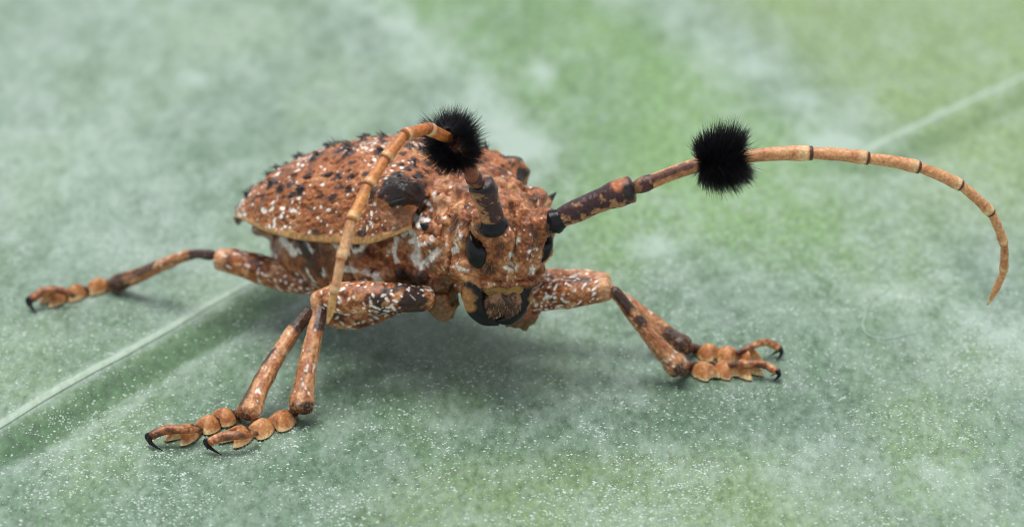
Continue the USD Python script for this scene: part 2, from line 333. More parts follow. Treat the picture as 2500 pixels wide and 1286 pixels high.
def make_leaf():
    root = thing('leaf', 'broad green leaf dusted with white powder that fills the picture under the beetle', 'leaf')
    gx = np.linspace(-48, 48, 520); gy = np.concatenate([np.linspace(-30, 14, 300), np.linspace(14.2, 75, 220)])
    X, Y = np.meshgrid(gx, gy, indexing='ij'); x, y = X.ravel(), Y.ravel()
    z = leaf_h(x, y); V = np.stack([x, y, z], -1); nx, ny = X.shape
    i, j = np.meshgrid(np.arange(nx - 1), np.arange(ny - 1), indexing='ij'); a = i * ny + j
    F = np.vstack([np.stack([a, a + ny, a + ny + 1], -1).reshape(-1, 3), np.stack([a, a + ny + 1, a + 1], -1).reshape(-1, 3)])
    uv = proj(V); p = V * [1, 1, 0]
    p = p * [1, 0.4, 1]; n1, n2, n4 = fbm(p * 0.14 + 50, 4, 1), fbm(p * 0.5 + 7, 4, 2), fbm(p * 1.3 + 70, 3, 6)
    C = np.repeat(np.array([[0.085, 0.150, 0.095]]), len(V), 0)
    C = mixc(C, [0.13, 0.21, 0.10], 0.8 * sstep(0.40, 0.7, n1)); C = mixc(C, [0.065, 0.115, 0.075], 0.6 * sstep(0.5, 0.75, n2))
    # the yellow-green field between the two ribs at the back, and a fresher patch front right
    def between(pt, qt): pass
    c0, c1 = BLINES[0][0], BLINES[2][0]
    xl = np.interp(y, c0[::-1, 1], c0[::-1, 0]); xr = np.interp(y, c1[::-1, 1], c1[::-1, 0])
    band = sstep(-1.5, 2.5, x - xl) * sstep(-2, 3, xr - x) * sstep(5, 14, y)
    C = mixc(C, [0.145, 0.265, 0.095], 0.62 * band * (0.5 + 0.9 * n1))
    far = sstep(0, 6, x - xr) * sstep(8, 20, y); C = mixc(C, [0.22, 0.31, 0.12], 0.6 * far)
    C = mixc(C, [0.14, 0.21, 0.09], 0.6 * blob(uv, 1500, 1250, 700, 160)); 
    pw = 0.26 + 0.10 * sstep(-4, 22, y) + 0.26 * (n2 - 0.5) + 0.42 * (n4 - 0.5) + 0.20 * (fbm(p * 0.3 + 17, 3, 12) - 0.5)
    pw += 0.10 * (1 - sstep(-18, -2, x)) * sstep(4, 16, y) - 0.18 * band - 0.15 * far
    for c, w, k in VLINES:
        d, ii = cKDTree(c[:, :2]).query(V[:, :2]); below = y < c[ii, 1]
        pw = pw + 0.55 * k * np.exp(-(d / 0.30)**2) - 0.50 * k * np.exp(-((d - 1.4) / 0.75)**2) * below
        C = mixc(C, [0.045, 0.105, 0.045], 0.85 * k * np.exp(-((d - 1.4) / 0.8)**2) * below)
    for c, w, k in BLINES:
        d, _ = cKDTree(c[:, :2]).query(V[:, :2]); pw = pw + 0.62 * k * np.exp(-np.abs(d / w)**1.5) * (0.25 + 1.5 * n4)
    for u_, v_, a_, b_ in ((1265, 355, 60, 45), (480, 190, 25, 22), (1320, 180, 30, 40), (2005, 360, 60, 30), (1610, 600, 60, 22)): pw = pw + 0.45 * np.exp(-((uv[:, 0] - u_) / a_)**2 - ((uv[:, 1] - v_) / b_)**2) * (0.35 + n4)
    pw = np.clip(pw, 0.02, 1)
    m = usdkit.material(stage, '/World/Looks/leaf_look', {
        'g0': ('geometry', {}), 'geo': ('mapping', {'scale': (1.0, 0.42, 1.0)}), 'col': ('attribute', {'attribute': 'tint'}), 'pw': ('attribute', {'attribute': 'gloss'}),
        'n1': ('noise_texture', {'scale': 2.6 / MM, 'detail': 6.0, 'roughness': 0.85}), 'n2': ('noise_texture', {'scale': 1.1 / MM, 'detail': 3.0}),
        'n3': ('noise_texture', {'scale': 4.0 / MM, 'detail': 3.0, 'roughness': 0.7}),
        'th': ('math', {'math_type': 'multiply_add', 'value2': 0.75, 'value3': -0.12}), 'sm': ('math', {'math_type': 'add'}),
        'mr': ('map_range', {'from_min': 0.47, 'from_max': 0.95, 'to_min': 0.0, 'to_max': 0.85, 'clamp': True}),
        'vr': ('map_range', {'from_min': 0.25, 'from_max': 0.75, 'to_min': 0.5, 'to_max': 1.5}), 'sc': ('vector_math', {'math_type': 'scale'}),
        'mx': ('mix', {'color2': (0.32, 0.41, 0.36)}), 'bp': ('bump', {'strength': 0.5, 'distance': 0.05 * MM}),
        'p': ('principled_bsdf', {'roughness': 0.55, 'specular_ior_level': 0.35})},
        [('g0.position', 'geo.vector'), ('geo.vector', 'n1.vector'), ('geo.vector', 'n2.vector'), ('geo.vector', 'n3.vector'), ('pw.fac', 'th.value1'), ('th.value', 'sm.value1'), ('n1.fac', 'sm.value2'), ('sm.value', 'mr.value'),
         ('n3.fac', 'vr.value'), ('col.vector', 'sc.vector1'), ('vr.result', 'sc.scale'), ('sc.vector', 'mx.color1'), ('mr.result', 'mx.fac'), ('mx.color', 'p.base_color'),
         ('n1.fac', 'bp.height'), ('bp.normal', 'p.normal')], surface='p.BSDF')
    MAT['leaf'] = m
    obj('blade', V, F, 'leaf', root, C, pw)
    for c, w, k in VLINES:
        q = c.copy(); q[:, 2] = leaf_h(q[:, 0], q[:, 1]) - 0.02
        v, f, t, A = loft(q, [w, w * 0.95, w * 0.8, w * 0.45], 160, 12, 0.35)
        v += 0.05 * w * (noise(v * 4)[:, None] - 0.5)
        obj('vein', v, f, 'leaf', root, [0.30, 0.40, 0.27], 0.55 + 0.5 * (fbm(v * 1.5, 3, 4) - 0.5))
    return V, pw
leafV, leaf_pw = make_leaf()
def GL(u, v):
    q = G(u, v)
    for _ in range(3): q = PZ(u, v, float(leaf_h(np.array([q[0]]), np.array([q[1]]))[0]))
    return q

# white powder grains: far more than anyone could count
def make_powder():
    g = np.random.default_rng(3); n = 150000
    x = g.uniform(-24, 24, n); y = -22 + 42 * g.random(n)**1.3
    p = np.stack([x, y, 0 * x], -1)
    dens = sstep(0.36, 0.70, 0.5 * fbm(p * [0.35, 0.15, 1] + 3, 4, 21) + 0.5 * fbm(p * 1.6 + 8, 3, 22)); keep = g.random(n) < 0.13 + 0.87 * dens**1.2
    x, y = x[keep], y[keep]; n = len(x); z = leaf_h(x, y)
    r = 0.014 + 0.040 * g.random(n)**2.5
    bv = np.array([[1, 0, 0], [0, 1, 0], [-1, 0, 0], [0, -1, 0], [0, 0, 1], [0, 0, -1.0]]); bf = np.array([[0, 1, 4], [1, 2, 4], [2, 3, 4], [3, 0, 4], [1, 0, 5], [2, 1, 5], [3, 2, 5], [0, 3, 5]])
    jit = 1 + 0.35 * (g.random((n, len(bv), 1)) - 0.5); st = 0.7 + 0.7 * g.random((n, 1, 3)); st[..., 2] *= 0.6
    V = (np.stack([x, y, z], -1)[:, None] + bv[None] * jit * st * r[:, None, None]).reshape(-1, 3)
    F = (bf[None] + (np.arange(n) * len(bv))[:, None, None]).reshape(-1, 3)
    MAT['powder'] = usdkit.material(stage, '/World/Looks/powder_look', {'p': ('principled_bsdf', {'base_color': (0.44, 0.53, 0.48), 'roughness': 0.5})}, surface='p.BSDF')
    obj('powder', V, F, 'powder', '/World', label='fine white powder grains scattered over the green leaf', cat='powder', kind='stuff', smooth=False)
make_powder()

# ------------------------------------------------------------------ the beetle: frames
def frame(yaw, pitch, roll=0):
    a, b = math.radians(yaw), math.radians(pitch)
    f0 = np.array([math.sin(a), -math.cos(a), 0]); z = np.array([0, 0, 1.0])
    f = f0 * math.cos(b) + z * math.sin(b); u = -f0 * math.sin(b) + z * math.cos(b); l = np.cross(u, f)
    r = math.radians(roll); l, u = l * math.cos(r) + u * math.sin(r), u * math.cos(r) - l * math.sin(r)
    return np.stack([f, l, u])                    # rows: forward, left, up
BASE = P(1140, 470, 0.3)
BF = frame(52, 20, -8)
def b2w(q, o=None, R=None): return (BASE if o is None else o) + np.asarray(q, float) @ (BF if R is None else R)
BEETLE = thing('longhorn_beetle', 'rusty brown longhorn beetle with black hair tufts on its antennae standing on the leaf', 'beetle', (0, 0, 0))

# ------------------------------------------------------------------ elytra
EL = 10.95
S_K = [0, 0.05, 0.12, 0.25, 0.45, 0.62, 0.76, 0.87, 0.95, 1.0]
W_K = [3.05, 3.60, 3.75, 3.60, 3.60, 3.35, 2.75, 1.95, 1.10, 0.40]
H_K = [0.55, 1.35, 1.85, 2.28, 2.42, 2.20, 1.70, 1.05, 0.56, 0.26]
M_K = [-0.85, -1.00, -1.10, -1.00, -0.62, -0.12, 0.34, 0.44, 0.30, 0.16]
def elytron(side):
    ns, nt = 300, 210
    s = np.linspace(0, 1, ns); t = np.linspace(0, 1, nt)
    ip = lambda K: CubicSpline(S_K, K)(s)
    w, h, mz = ip(W_K), ip(H_K), ip(M_K)
    if side > 0: mz = mz + 0.6 * sstep(0.72, 0.93, s)
    h = np.maximum(h, mz + 0.12)
    T, Sg = np.meshgrid(t, s); a = T * math.pi * 0.5
    Yl = w[:, None] * np.sin(a)**0.86; Zl = mz[:, None] + (h - mz)[:, None] * np.cos(a)**0.80
    fl = sstep(0.93, 1.0, T); Yl = Yl + 0.10 * fl * (0.4 + 0.6 * sstep(0.2, 0.6, Sg)); Zl = Zl + 0.04 * fl
    Xl = -EL * (1 if side < 0 else 0.975) * Sg + 0.30 * np.sin(T * math.pi)**2 * (1 - sstep(0, .12, Sg)) + 0.25 * (1 - T) * sstep(0.9, 1, Sg) * -1
    Yl = Yl + 0.012
    V = b2w(np.stack([Xl, side * Yl, Zl], -1).reshape(-1, 3))
    i, j = np.meshgrid(np.arange(ns - 1), np.arange(nt - 1), indexing='ij'); q = i * nt + j
    F = np.vstack([np.stack([q, q + nt, q + nt + 1], -1).reshape(-1, 3), np.stack([q, q + nt + 1, q + 1], -1).reshape(-1, 3)])
    if side < 0: F = F[:, ::-1]
    N = normals(V, F)
    if (N @ BF[2]).mean() < 0: F = F[:, ::-1]; N = -N
    Sf, Tf = Sg.ravel(), T.ravel()
    q = np.stack([Xl.ravel(), Yl.ravel(), Zl.ravel()], -1)
    # relief: lumps, ridges, shoulder knob, tubercles
    d = 0.14 * (fbm(q * 1.0 + 40 * (side + 2), 3, 4) - 0.5) + 0.09 * (fbm(q * [1.8, 3.5, 3.5] + 7, 3, 6) - 0.5) + 0.04 * (fbm(q * 8.0, 2, 66) - 0.5) - 0.07 * sstep(0.60, 0.72, noise(q * 5.5, 67)) + 0.03 * ridged(q * [1.6, 2.6, 2.6], 68)
    hum = np.exp(-((Sf - 0.045) / 0.05)**2 - ((Tf - 0.62) / 0.16)**2); d += 0.30 * hum * (0.6 + 0.8 * fbm(V * 2.5, 2, 88))
    for s_, t_, r_, h_ in ((0.03, 0.50, .24, .26), (0.05, 0.62, .28, .24), (0.09, 0.70, .22, .18), (0.025, 0.70, .20, .22), (0.10, 0.55, .20, .16), (0.02, 0.38, .2, .2), (0.14, .62, .16, .12), (0.07, .42, .17, .15)):
        k_ = int(s_ * (ns - 1)) * nt + int(t_ * (nt - 1)); d += 0.6 * h_ * np.exp(-(np.linalg.norm(V - V[k_], axis=1) / r_)**2)
    g = np.random.default_rng(40 + side)
    tub = []
    for row, t0 in enumerate((0.10, 0.27, 0.43, 0.60)):
        for k in range(11):
            ss = 0.05 + 0.88 * (k + 0.5 + 0.5 * g.standard_normal()) / 11
            if 0.02 < ss < 0.96 and g.random() < (0.95, 0.75, 0.55, 0.35)[row]: tub.append((ss, np.clip(t0 + 0.055 * g.standard_normal(), 0.02, 0.8)))
    tub = np.array(tub)
    tc = np.stack([np.clip((tub[:, 0] * (ns - 1)).round(), 0, ns - 1), np.clip((tub[:, 1] * (nt - 1)).round(), 0, nt - 1)], 1).astype(int)
    ti = tc[:, 0] * nt + tc[:, 1]
    dt, it = cKDTree(V[ti]).query(V); tr = (0.16 + 0.14 * g.random(len(ti)))[it]
    d += 0.13 * np.exp(-(dt / (tr * 0.8))**2) * (Tf < 0.9)
    V = V + N * (d * sstep(1.0, 0.93, Tf) * sstep(0, 0.03, Sf))[:, None]
    # colour
    C = rusty(V, 3 + side, 0.9, 0.60, 0.25, 0.75)
    C = mixc(C, [0.42, 0.16, 0.058], 0.30 * np.ones(len(V)))
    wgt = 0.10 + 0.90 * sstep(0.45, 0.62, fbm(q * 0.7 + 5, 2, 14 + side)); wgt *= sstep(0.03, 0.12, Sf)
    ci = scatter(V, N, 360, wgt, 50 + side, 0.15)
    dirs = BF[0][None] + 0.9 * g.standard_normal((len(ci), 3)); dirs -= np.einsum('ij,ij->i', dirs, N[ci])[:, None] * N[ci]
    LL = (0.045 + 0.13 * g.random(len(ci))**2) * (0.85 + 0.5 * sstep(0.45, 0.8, Sf[ci]))
    fw = flecks(V, V[ci], dirs, LL, 0.45 * LL + 0.02, 0.35, 3)
    spot = 1 - sstep(0.7, 1.15, dt / (tr * 1.05) + 0.5 * (fbm(V * 6, 2, 30) - 0.5))
    bi = scatter(V, N, 70, sstep(0.45, 0.6, fbm(q * 0.8 + 15, 2, 44 + side)), 60 + side, 0.45)
    sp2 = flecks(V, V[bi], np.repeat(BF[0][None], len(bi), 0), 0.15 + 0.18 * g.random(len(bi)), 0.12 + 0.06 * g.random(len(bi)), 0.5, 4)
    C = mixc(C, WHITE, 0.95 * fw); C = mixc(C, DARK, 0.95 * np.maximum(spot, sp2))
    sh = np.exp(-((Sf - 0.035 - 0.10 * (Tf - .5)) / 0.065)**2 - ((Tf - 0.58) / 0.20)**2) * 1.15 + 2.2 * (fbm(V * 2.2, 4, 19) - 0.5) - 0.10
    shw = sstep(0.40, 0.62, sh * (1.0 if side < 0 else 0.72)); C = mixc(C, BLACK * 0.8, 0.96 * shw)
    um = (1 - sstep(0.0, 0.16, Sf)) * sstep(0.72, 0.80, Tf); C = mixc(C, UMBER, 0.6 * um)
    C = mixc(C, [0.44, 0.24, 0.085], 0.85 * sstep(0.955, 0.980, Tf + 0.03 * (fbm(V * 3, 2, 71) - .5))); C = mixc(C, DARK, 0.6 * (1 - sstep(0, 0.012, Tf)))
    gl = 0.10 + 0.75 * shw + 0.15 * spot
    # thickness
    Vi = V - N * 0.10; n0 = len(V)
    rim = np.concatenate([np.arange(nt), np.arange(1, ns) * nt + nt - 1, (ns - 1) * nt + np.arange(nt - 2, -1, -1), np.arange(ns - 2, 0, -1) * nt])
    r2 = np.roll(rim, -1); W = np.vstack([np.stack([rim, r2, r2 + n0], -1), np.stack([rim, r2 + n0, rim + n0], -1)])
    if side > 0: pass
    tm = np.vstack([F, F[:, ::-1] + n0]); fn = np.cross(V[F[0, 1]] - V[F[0, 0]], V[F[0, 2]] - V[F[0, 0]])
    Wf = W
    p = obj('elytron', np.vstack([V, Vi]), np.vstack([tm, Wf]), 'cuticle', BEETLE, np.vstack([C, C * 0.8]), np.concatenate([gl, gl]))
    if side < 0:
      k_ = int(0.05 * (ns - 1)) * nt + int(0.74 * (nt - 1)); o_ = V[k_]; d_ = unit(BF[0] * 0.92 + 0.35 * side * BF[1] + 0.1 * BF[2])
      v, f, t, A = loft([o_ - d_ * 0.1, o_ + d_ * 0.35, o_ + d_ * 0.75, o_ + d_ * 1.05], [0.14, 0.09, 0.05, 0.01], 24, 12, cap=(.3, .3)); obj('shoulder_spine', v, f, 'shiny', p, BLACK * 1.2, 0.6)
    # each tubercle carries a tuft of stiff black bristles
    seen = 0
    for k, ix in enumerate(ti):
        sz = 0.42 + 0.5 * g.random(); nb = 7 + int(8 * g.random()); n_ = N[ix]; bk = unit(-BF[0] - (-BF[0] @ n_) * n_)
        parts = []; R_ = 0.16
        for b in range(nb):
            o = V[ix] + R_ * (g.standard_normal(3) * 0.5); o -= n_ * ((o - V[ix]) @ n_ + 0.03)
            ax = unit(n_ * 0.75 + bk * (0.55 + 0.2 * g.standard_normal()) + 0.22 * g.standard_normal(3)); ln = sz * (0.18 + 0.20 * g.random())
            s1 = unit(np.cross(ax, [0.3, 0.5, 0.81])); s2 = np.cross(ax, s1); w_ = 0.016
            ring = np.array([o + w_ * (math.cos(x) * s1 + math.sin(x) * s2) for x in (0, 2.09, 4.19)])
            ring2 = np.array([o + ax * ln * 0.6 + bk * 0.03 + 0.7 * w_ * (math.cos(x) * s1 + math.sin(x) * s2) for x in (0, 2.09, 4.19)])
            v = np.vstack([ring, ring2, o + ax * ln + bk * 0.09])
            f = np.array([[0, 1, 4], [0, 4, 3], [1, 2, 5], [1, 5, 4], [2, 0, 3], [2, 3, 5], [3, 4, 6], [4, 5, 6], [5, 3, 6], [0, 2, 1]])
            parts.append((v, f))
        v, f = join(*parts); obj('bristle_tuft', v, f, 'hair', p, smooth=False)
    return V, F
EV = [elytron(-1), elytron(1)]

# ------------------------------------------------------------------ abdomen and thorax (below the elytra)
def sdf_part(name, fn, lo, hi, h, parent, paint, mat='cuticle', disp=None, label=None):
    V, F = surface_nets(fn, lo, hi, h)
    for _ in range(2):
        N = normals(V, F)
        e = 0.02; d0 = fn(V); V = V - N * d0[:, None] * 0.8
    N = normals(V, F)
    if disp is not None:
        V = V + N * disp(V, N)[:, None]; N = normals(V, F)
    C, g = paint(V, N)
    p = obj(name, V, F, mat, parent, C, g, label)
    return p, V, F, N
def abdomen_f(p):
    q = (p - BASE) @ BF.T; X = q[:, 0]
    d = ell(q, (-4.9, 0, -1.25), (4.6, 2.55, 1.95))
    d = smin(d, ell(q, (-8.9, 0, -0.15), (1.5, 1.15, 0.5)), 0.5)
    d = smax(d, q[:, 2] - 0.2, 0.3)
    return d + 0.12 * np.abs(np.sin((X + 0.3) * math.pi / 1.45))**14
def fleck_paint(seed, n, L, W, base, wscale=0.5, dirv=None, thr=(0.35, 0.65), rmin=0.2, gloss=0.35, mk=False):
    def f(V, N):
        g = np.random.default_rng(seed); C = base(V)
        wgt = 0.08 + 0.92 * sstep(*thr, fbm(V * wscale + 3, 2, seed))
        ci = scatter(V, N, n, wgt, seed, rmin)
        dv = (BF[0] if dirv is None else np.asarray(dirv, float))[None] + 0.5 * g.standard_normal((len(ci), 3))
        LL = L * (0.30 + 1.5 * g.random(len(ci))**2)
        fw = flecks(V, V[ci], dv - np.einsum('ij,ij->i', dv, N[ci])[:, None] * N[ci], LL, W * (0.55 + 1.0 * g.random(len(ci))), 0.6, seed)
        C = mixc(C, WHITE, 0.95 * fw)
        return (marks(V, N, C) if mk else C), np.full(len(V), gloss)
    return f
_lump = lambda a, f, s: (lambda V, N: a * (fbm(V * f + 20, 3, s) - 0.5))
def box(f_or_pts, pad): 
    a = np.asarray(f_or_pts, float); return a.min(0) - pad, a.max(0) + pad
lo, hi = box(b2w(np.array([(-10.8, y, z) for y in (-3, 3) for z in (-3.2, .5)] + [(0, y, z) for y in (-3, 3) for z in (-3.2, .5)])), 0.3)
sdf_part('abdomen', abdomen_f, lo, hi, 0.085, BEETLE, fleck_paint(71, 170, 0.30, 0.075, lambda V: rusty(V, 9, 0.9, 0.35, 0.6) * 0.85, 0.7, -BF[2], rmin=0.3, mk=True), disp=_lump(0.16, 1.7, 8))
def thorax_f(p):
    q = (p - BASE) @ BF.T
    d = smin(ell(q, (-1.6, 0, -1.35), (2.5, 2.55, 2.0)), ell(q, (-0.5, 0, -0.1), (1.5, 2.7, 1.0)), 0.3)
    for s in (-1, 1):
        for x, y, z, a, b, c in ((-0.2, 2.35, -1.1, .75, .55, 1.0), (-1.5, 2.45, -1.15, .75, .55, .95), (-2.9, 2.35, -1.0, .85, .55, .75), (-0.6, 2.2, -2.2, .8, .6, .55), (-2.2, 2.3, -2.0, .9, .6, .6)):
            d = smin(d, ell(q, (x, s * y, z), (a, b, c)), 0.10)
    d = smin(d, ell(q, (-2.9, -1.9, -1.9), (0.9, 1.15, 1.1)), 0.25); d = smin(d, ell(q, (-2.9, 1.9, -1.9), (0.9, 1.15, 1.1)), 0.25)
    d = smin(d, ell(q, (0.5, -1.3, -2.2), (0.9, 1.0, 0.9)), 0.25); d = smin(d, ell(q, (0.5, 1.3, -2.2), (0.9, 1.0, 0.9)), 0.25)
    return smax(d, q[:, 2] - 0.95, 0.2)
lo, hi = box(b2w(np.array([(x, y, z) for x in (-4.6, 2.0) for y in (-3.3, 3.3) for z in (-3.6, 1)])), 0.3)
sdf_part('thorax', thorax_f, lo, hi, 0.08, BEETLE, fleck_paint(72, 130, 0.20, 0.06, lambda V: rusty(V, 12, 1.2, 0.45, 0.7) * 0.9, 0.8, rmin=0.28, mk=True), disp=lambda V, N: 0.26 * (fbm(V * 1.8 + 20, 3, 18) - 0.5) + 0.14 * (ridged(V * 2.0 + 5, 17) - 0.35) + 0.08 * (fbm(V * 7.0, 2, 19) - 0.5) - grooves(V, N))

# ------------------------------------------------------------------ pronotum
PF = frame(40, 8, -5); PO = BASE + 1.35 * PF[0] - 1.36 * PF[2] - 0.22 * PF[1]
def pronotum_f(p):
    q = (p - PO) @ PF.T; X, Y, Z = q.T
    d = ell(q, (-0.1, 0, 0), (2.5, 2.38, 2.0)); d = smax(d, np.abs(X + 0.15) - 1.50, 0.22)
    for s in (-1, 1): d = smin(d, cone(q, (0.0, s * 2.0, 0.15), (-0.05, s * 2.65, 0.25), 0.55, 0.30), 0.4)
    d += 0.14 * np.exp(-((X - 0.88) / 0.13)**2) + 0.10 * np.exp(-((X + 1.25) / 0.13)**2)          # collar grooves
    for x, y, z, r in ((0.1, -1.0, 1.72, .45), (0.1, 1.0, 1.72, .45), (-0.5, 0, 1.85, .4), (0.5, -1.7, 1.3, .4), (0.6, 1.7, 1.3, .4), (0.2, -2.1, 0.9, .35), (-0.4, -1.6, 1.5, .35), (0.3, -2.35, -0.5, .4)):
        d = smin(d, ell(q, (x, y * 0.97, z * 0.95), (r * 1.3, r * 0.8, r * 0.7)), 0.22)
    return d
def pron_paint(V, N):
    C, g = fleck_paint(81, 260, 0.12, 0.04, lambda V: rusty(V, 21, 1.1, 0.75, 0.35, 1.1), 0.9, PF[2], rmin=0.16, mk=True)(V, N)
    q = (V - PO) @ PF.T
    C = mixc(C, UMBER, 0.5 * sstep(0.52, 0.7, fbm(V * 2.2, 3, 77))); C = mixc(C, [0.40, 0.25, 0.17], 0.45 * sstep(0.8, 1.6, q[:, 2]) * (1 - sstep(-0.6, 0.6, q[:, 0])) * sstep(0, 1, -q[:, 1]))
    return C, g
lo, hi = box(PO + np.array([(x, y, z) for x in (-2.2, 2.2) for y in (-3.3, 3.3) for z in (-2.8, 2.9)]) @ PF, 0.2)
prn, prV, prF, prN = sdf_part('pronotum', pronotum_f, lo, hi, 0.06, BEETLE, pron_paint, disp=lambda V, N: 0.20 * (fbm(V * [2.2, 2.6, 3.2] + 20, 4, 28) - 0.5) + 0.16 * (ridged(V * 1.5 + 5, 27) - 0.35) + 0.04 * (fbm(V * 9.0, 2, 29) - 0.5) - grooves(V, N))
for s in (-1, 1):
    a, b = PO + np.array([-0.03, s * 2.35, 0.62]) @ PF, PO + np.array([-0.10, s * 3.25, 1.10]) @ PF
    if s < 0: b = a + (b - a) * 0.6
    v, f, t, A = loft([a, (a + b) / 2 - 0.02 * PF[2], b], [0.46, 0.24, 0.13, 0.02], 30, 18, cap=(0.3, 0.5)); v += 0.05 * (fbm(v * 4, 2, 3)[:, None] - .5)
    C = mixc(rusty(v, 5, 1.5, 0.6, 0.2), BLACK, sstep(0.52, 0.62, t)); obj('lateral_spine', v, f, 'smooth', prn, C, 0.3)

# ------------------------------------------------------------------ head
HF = frame(25, -5, -9); HO = P(1228, 587, -3.0)       # rows: face normal, beetle's left, up
def h2w(x, y, z): return HO + np.array([y, x, z]) @ HF     # x to the beetle's left, y out of the face, z up
def head_f(p):
    q = (p - HO) @ HF.T; Y, X, Z = q.T; q = np.stack([X, Y, Z], -1)
    d = ell(q, (0, -0.55, 0.05), (1.58, 1.40, 1.50))
    b = np.abs(q - [0, 0.25, -0.45]) - np.stack([0.98 + 0.08 * Z, 0 * Z + 0.42, 0 * Z + 0.80], -1)
    d = smin(d, np.linalg.norm(np.maximum(b, 0), axis=1) + np.minimum(b.max(1), 0) - 0.22, 0.28)           # the flat face
    for s in (-1, 1):
        d = smin(d, ell(q, (s * 1.24, -0.05, -0.96), (0.44, 0.72, 0.54)), 0.09)          # cheeks
        d = smin(d, ell(q, (s * 1.02, 0.45, -1.20), (0.36, 0.34, 0.22)), 0.08)
        d = smin(d, cone(q, (s * 0.62, 0.20, 0.45), (s * 1.20, 0.62, 0.96), 0.56, 0.46), 0.16)      # antennal tubercles
        d = smin(d, cone(q, (s * 0.58, 0.86, 0.25), (s * 0.40, 0.98, -0.95), 0.10, 0.07), 0.22)
        d = smin(d, ell(q, (s * 1.48, -0.35, 0.15), (0.30, 0.55, 0.85)), 0.12)
    d = smin(d, cone(q, (-0.92, 0.80, -1.27), (0.92, 0.80, -1.27), 0.15, 0.15), 0.10)
    d += 0.17 * np.exp(-((X - 0.03 * np.sin(Z * 5)) / 0.08)**2) * sstep(-0.8, -0.3, Z) * (Y > 0)                 # groove down the middle
    d += 0.10 * np.exp(-((np.abs(X) - 0.80) / 0.08)**2) * sstep(-1.25, -1.0, Z) * sstep(-0.2, -0.6, Z) * (Y > 0)
    d += 0.05 * np.exp(-((Z + 1.02) / 0.06)**2) * (Y > 0)
    d += 0.10 * np.exp(-((Z + 1.12 - 0.05 * X * X) / 0.05)**2) * (Y > 0.3)
    return smax(d, -(Z + 1.34), 0.05)
def head_paint(V, N):
    C = rusty(V, 33, 1.1, 0.80, 0.30, 0.95); q = (V - HO) @ HF.T; uv = proj(V); fc = facing(V, N); g = np.full(len(V), 0.35)
    gg = np.random.default_rng(90)
    C = mixc(C, UMBER, 0.75 * np.exp(-(q[:, 1] / 0.06)**2) * sstep(-0.9, -0.3, q[:, 2]) * (q[:, 0] > 0))
    ci = scatter(V, N, 150, 0.06 + 0.94 * sstep(0.52, 0.66, fbm(V * 1.6, 2, 91)), 91, 0.10)
    dv = HF[2][None] + 0.5 * gg.standard_normal((len(ci), 3)); fw = flecks(V, V[ci], dv, 0.05 + 0.08 * gg.random(len(ci)), 0.018 + 0.022 * gg.random(len(ci)), 0.4, 9)
    for u, v, a, b, ang in ((1118, 585, 9, 30, 15), (1108, 612, 18, 9, -30), (1122, 560, 8, 18, 20), (1248, 622, 7, 9, 0), (1245, 640, 12, 6, 40), (1300, 612, 18, 6, -20), (1265, 586, 6, 8, 0), (1240, 655, 16, 5, 20), (1262, 655, 5, 10, 10), (1300, 655, 8, 12, 20), (1120, 655, 22, 6, 15), (1298, 668, 10, 7, 0)):
        fw = np.maximum(fw, fc * blob(uv, u, v, a, b, ang) * sstep(0.40, 0.52, fbm(V * 7.0, 2, 6)))
    C = mixc(C, WHITE, 0.95 * fw); C = mixc(C, DARK, 0.9 * (1 - sstep(-1.31, -1.25, q[:, 2] + 0.04 * np.abs(q[:, 1]))))
    C = mixc(C, DARK, 0.85 * fc * blob(uv, 1190, 560, 40, 22) * sstep(0.35, 0.6, fbm(V * 4, 2, 61)))
    C = mixc(C, DARK, 0.85 * fc * np.maximum(blob(uv, 1352, 555, 24, 40), blob(uv, 1108, 545, 10, 40, 10)))
    return C, g
lo, hi = box(HO + np.array([(y, x, z) for y in (-2.3, 1.9) for x in (-2.4, 2.4) for z in (-2.2, 2.2)]) @ HF, 0.15)
hd, hV, hF, hN = sdf_part('head', head_f, lo, hi, 0.05, BEETLE, head_paint, disp=lambda V, N: 0.10 * (fbm(V * 4.0 + 20, 3, 38) - 0.5) + 0.09 * (ridged(V * 2.2 + 5, 37) - 0.35) + 0.025 * (fbm(V * 11.0, 2, 39) - 0.5))
def dome(outline, VF, height, rings=12, sink=0.05):
    """A smooth bulge over an outline drawn on the plane that touches a surface."""
    h = [hit(VF, *o) for o in outline]; m = np.mean([x[0] for x in h], 0); n = unit(np.mean([x[1] for x in h], 0))
    c = np.array([EYE + ray(*o) * (((m - EYE) @ n) / (ray(*o) @ n)) for o in outline]); k = len(c)
    near = np.array([x[0] for x in h]); c = 0.65 * c + 0.35 * near
    c = CubicSpline(np.arange(k + 1), np.vstack([c, c[:1]]), bc_type='periodic')(np.linspace(0, k, 60, endpoint=False)); m = c.mean(0)
    V = [m + n * height]
    for r in np.linspace(0, 1, rings + 1)[1:]: V += list(m + (c - m) * r + n * (height * math.sqrt(max(1 - r**2.2, 0)) - sink * r**6))
    V += list(m + (c - m) * 1.0 - n * 0.35); V = np.array(V); F = [[0, 1 + j, 1 + (j + 1) % 60] for j in range(60)]
    for r in range(rings):
        a, b = 1 + r * 60, 1 + (r + 1) * 60
        for j in range(60): j2 = (j + 1) % 60; F += [[a + j, b + j, b + j2], [a + j, b + j2, a + j2]]
    F = np.array(F)
    if normals(V, F)[0] @ n < 0: F = F[:, ::-1]
    return V, F, n
eye_px = [(1147, 566), (1162, 580), (1182, 597), (1191, 615), (1186, 640), (1172, 655), (1155, 651), (1141, 634), (1136, 608), (1138, 586)]
ev, ef, en = dome(eye_px, (hV, hF), 0.50)
obj('eye', ev, ef, 'eye', hd, BLACK * 0.8, 0.0)
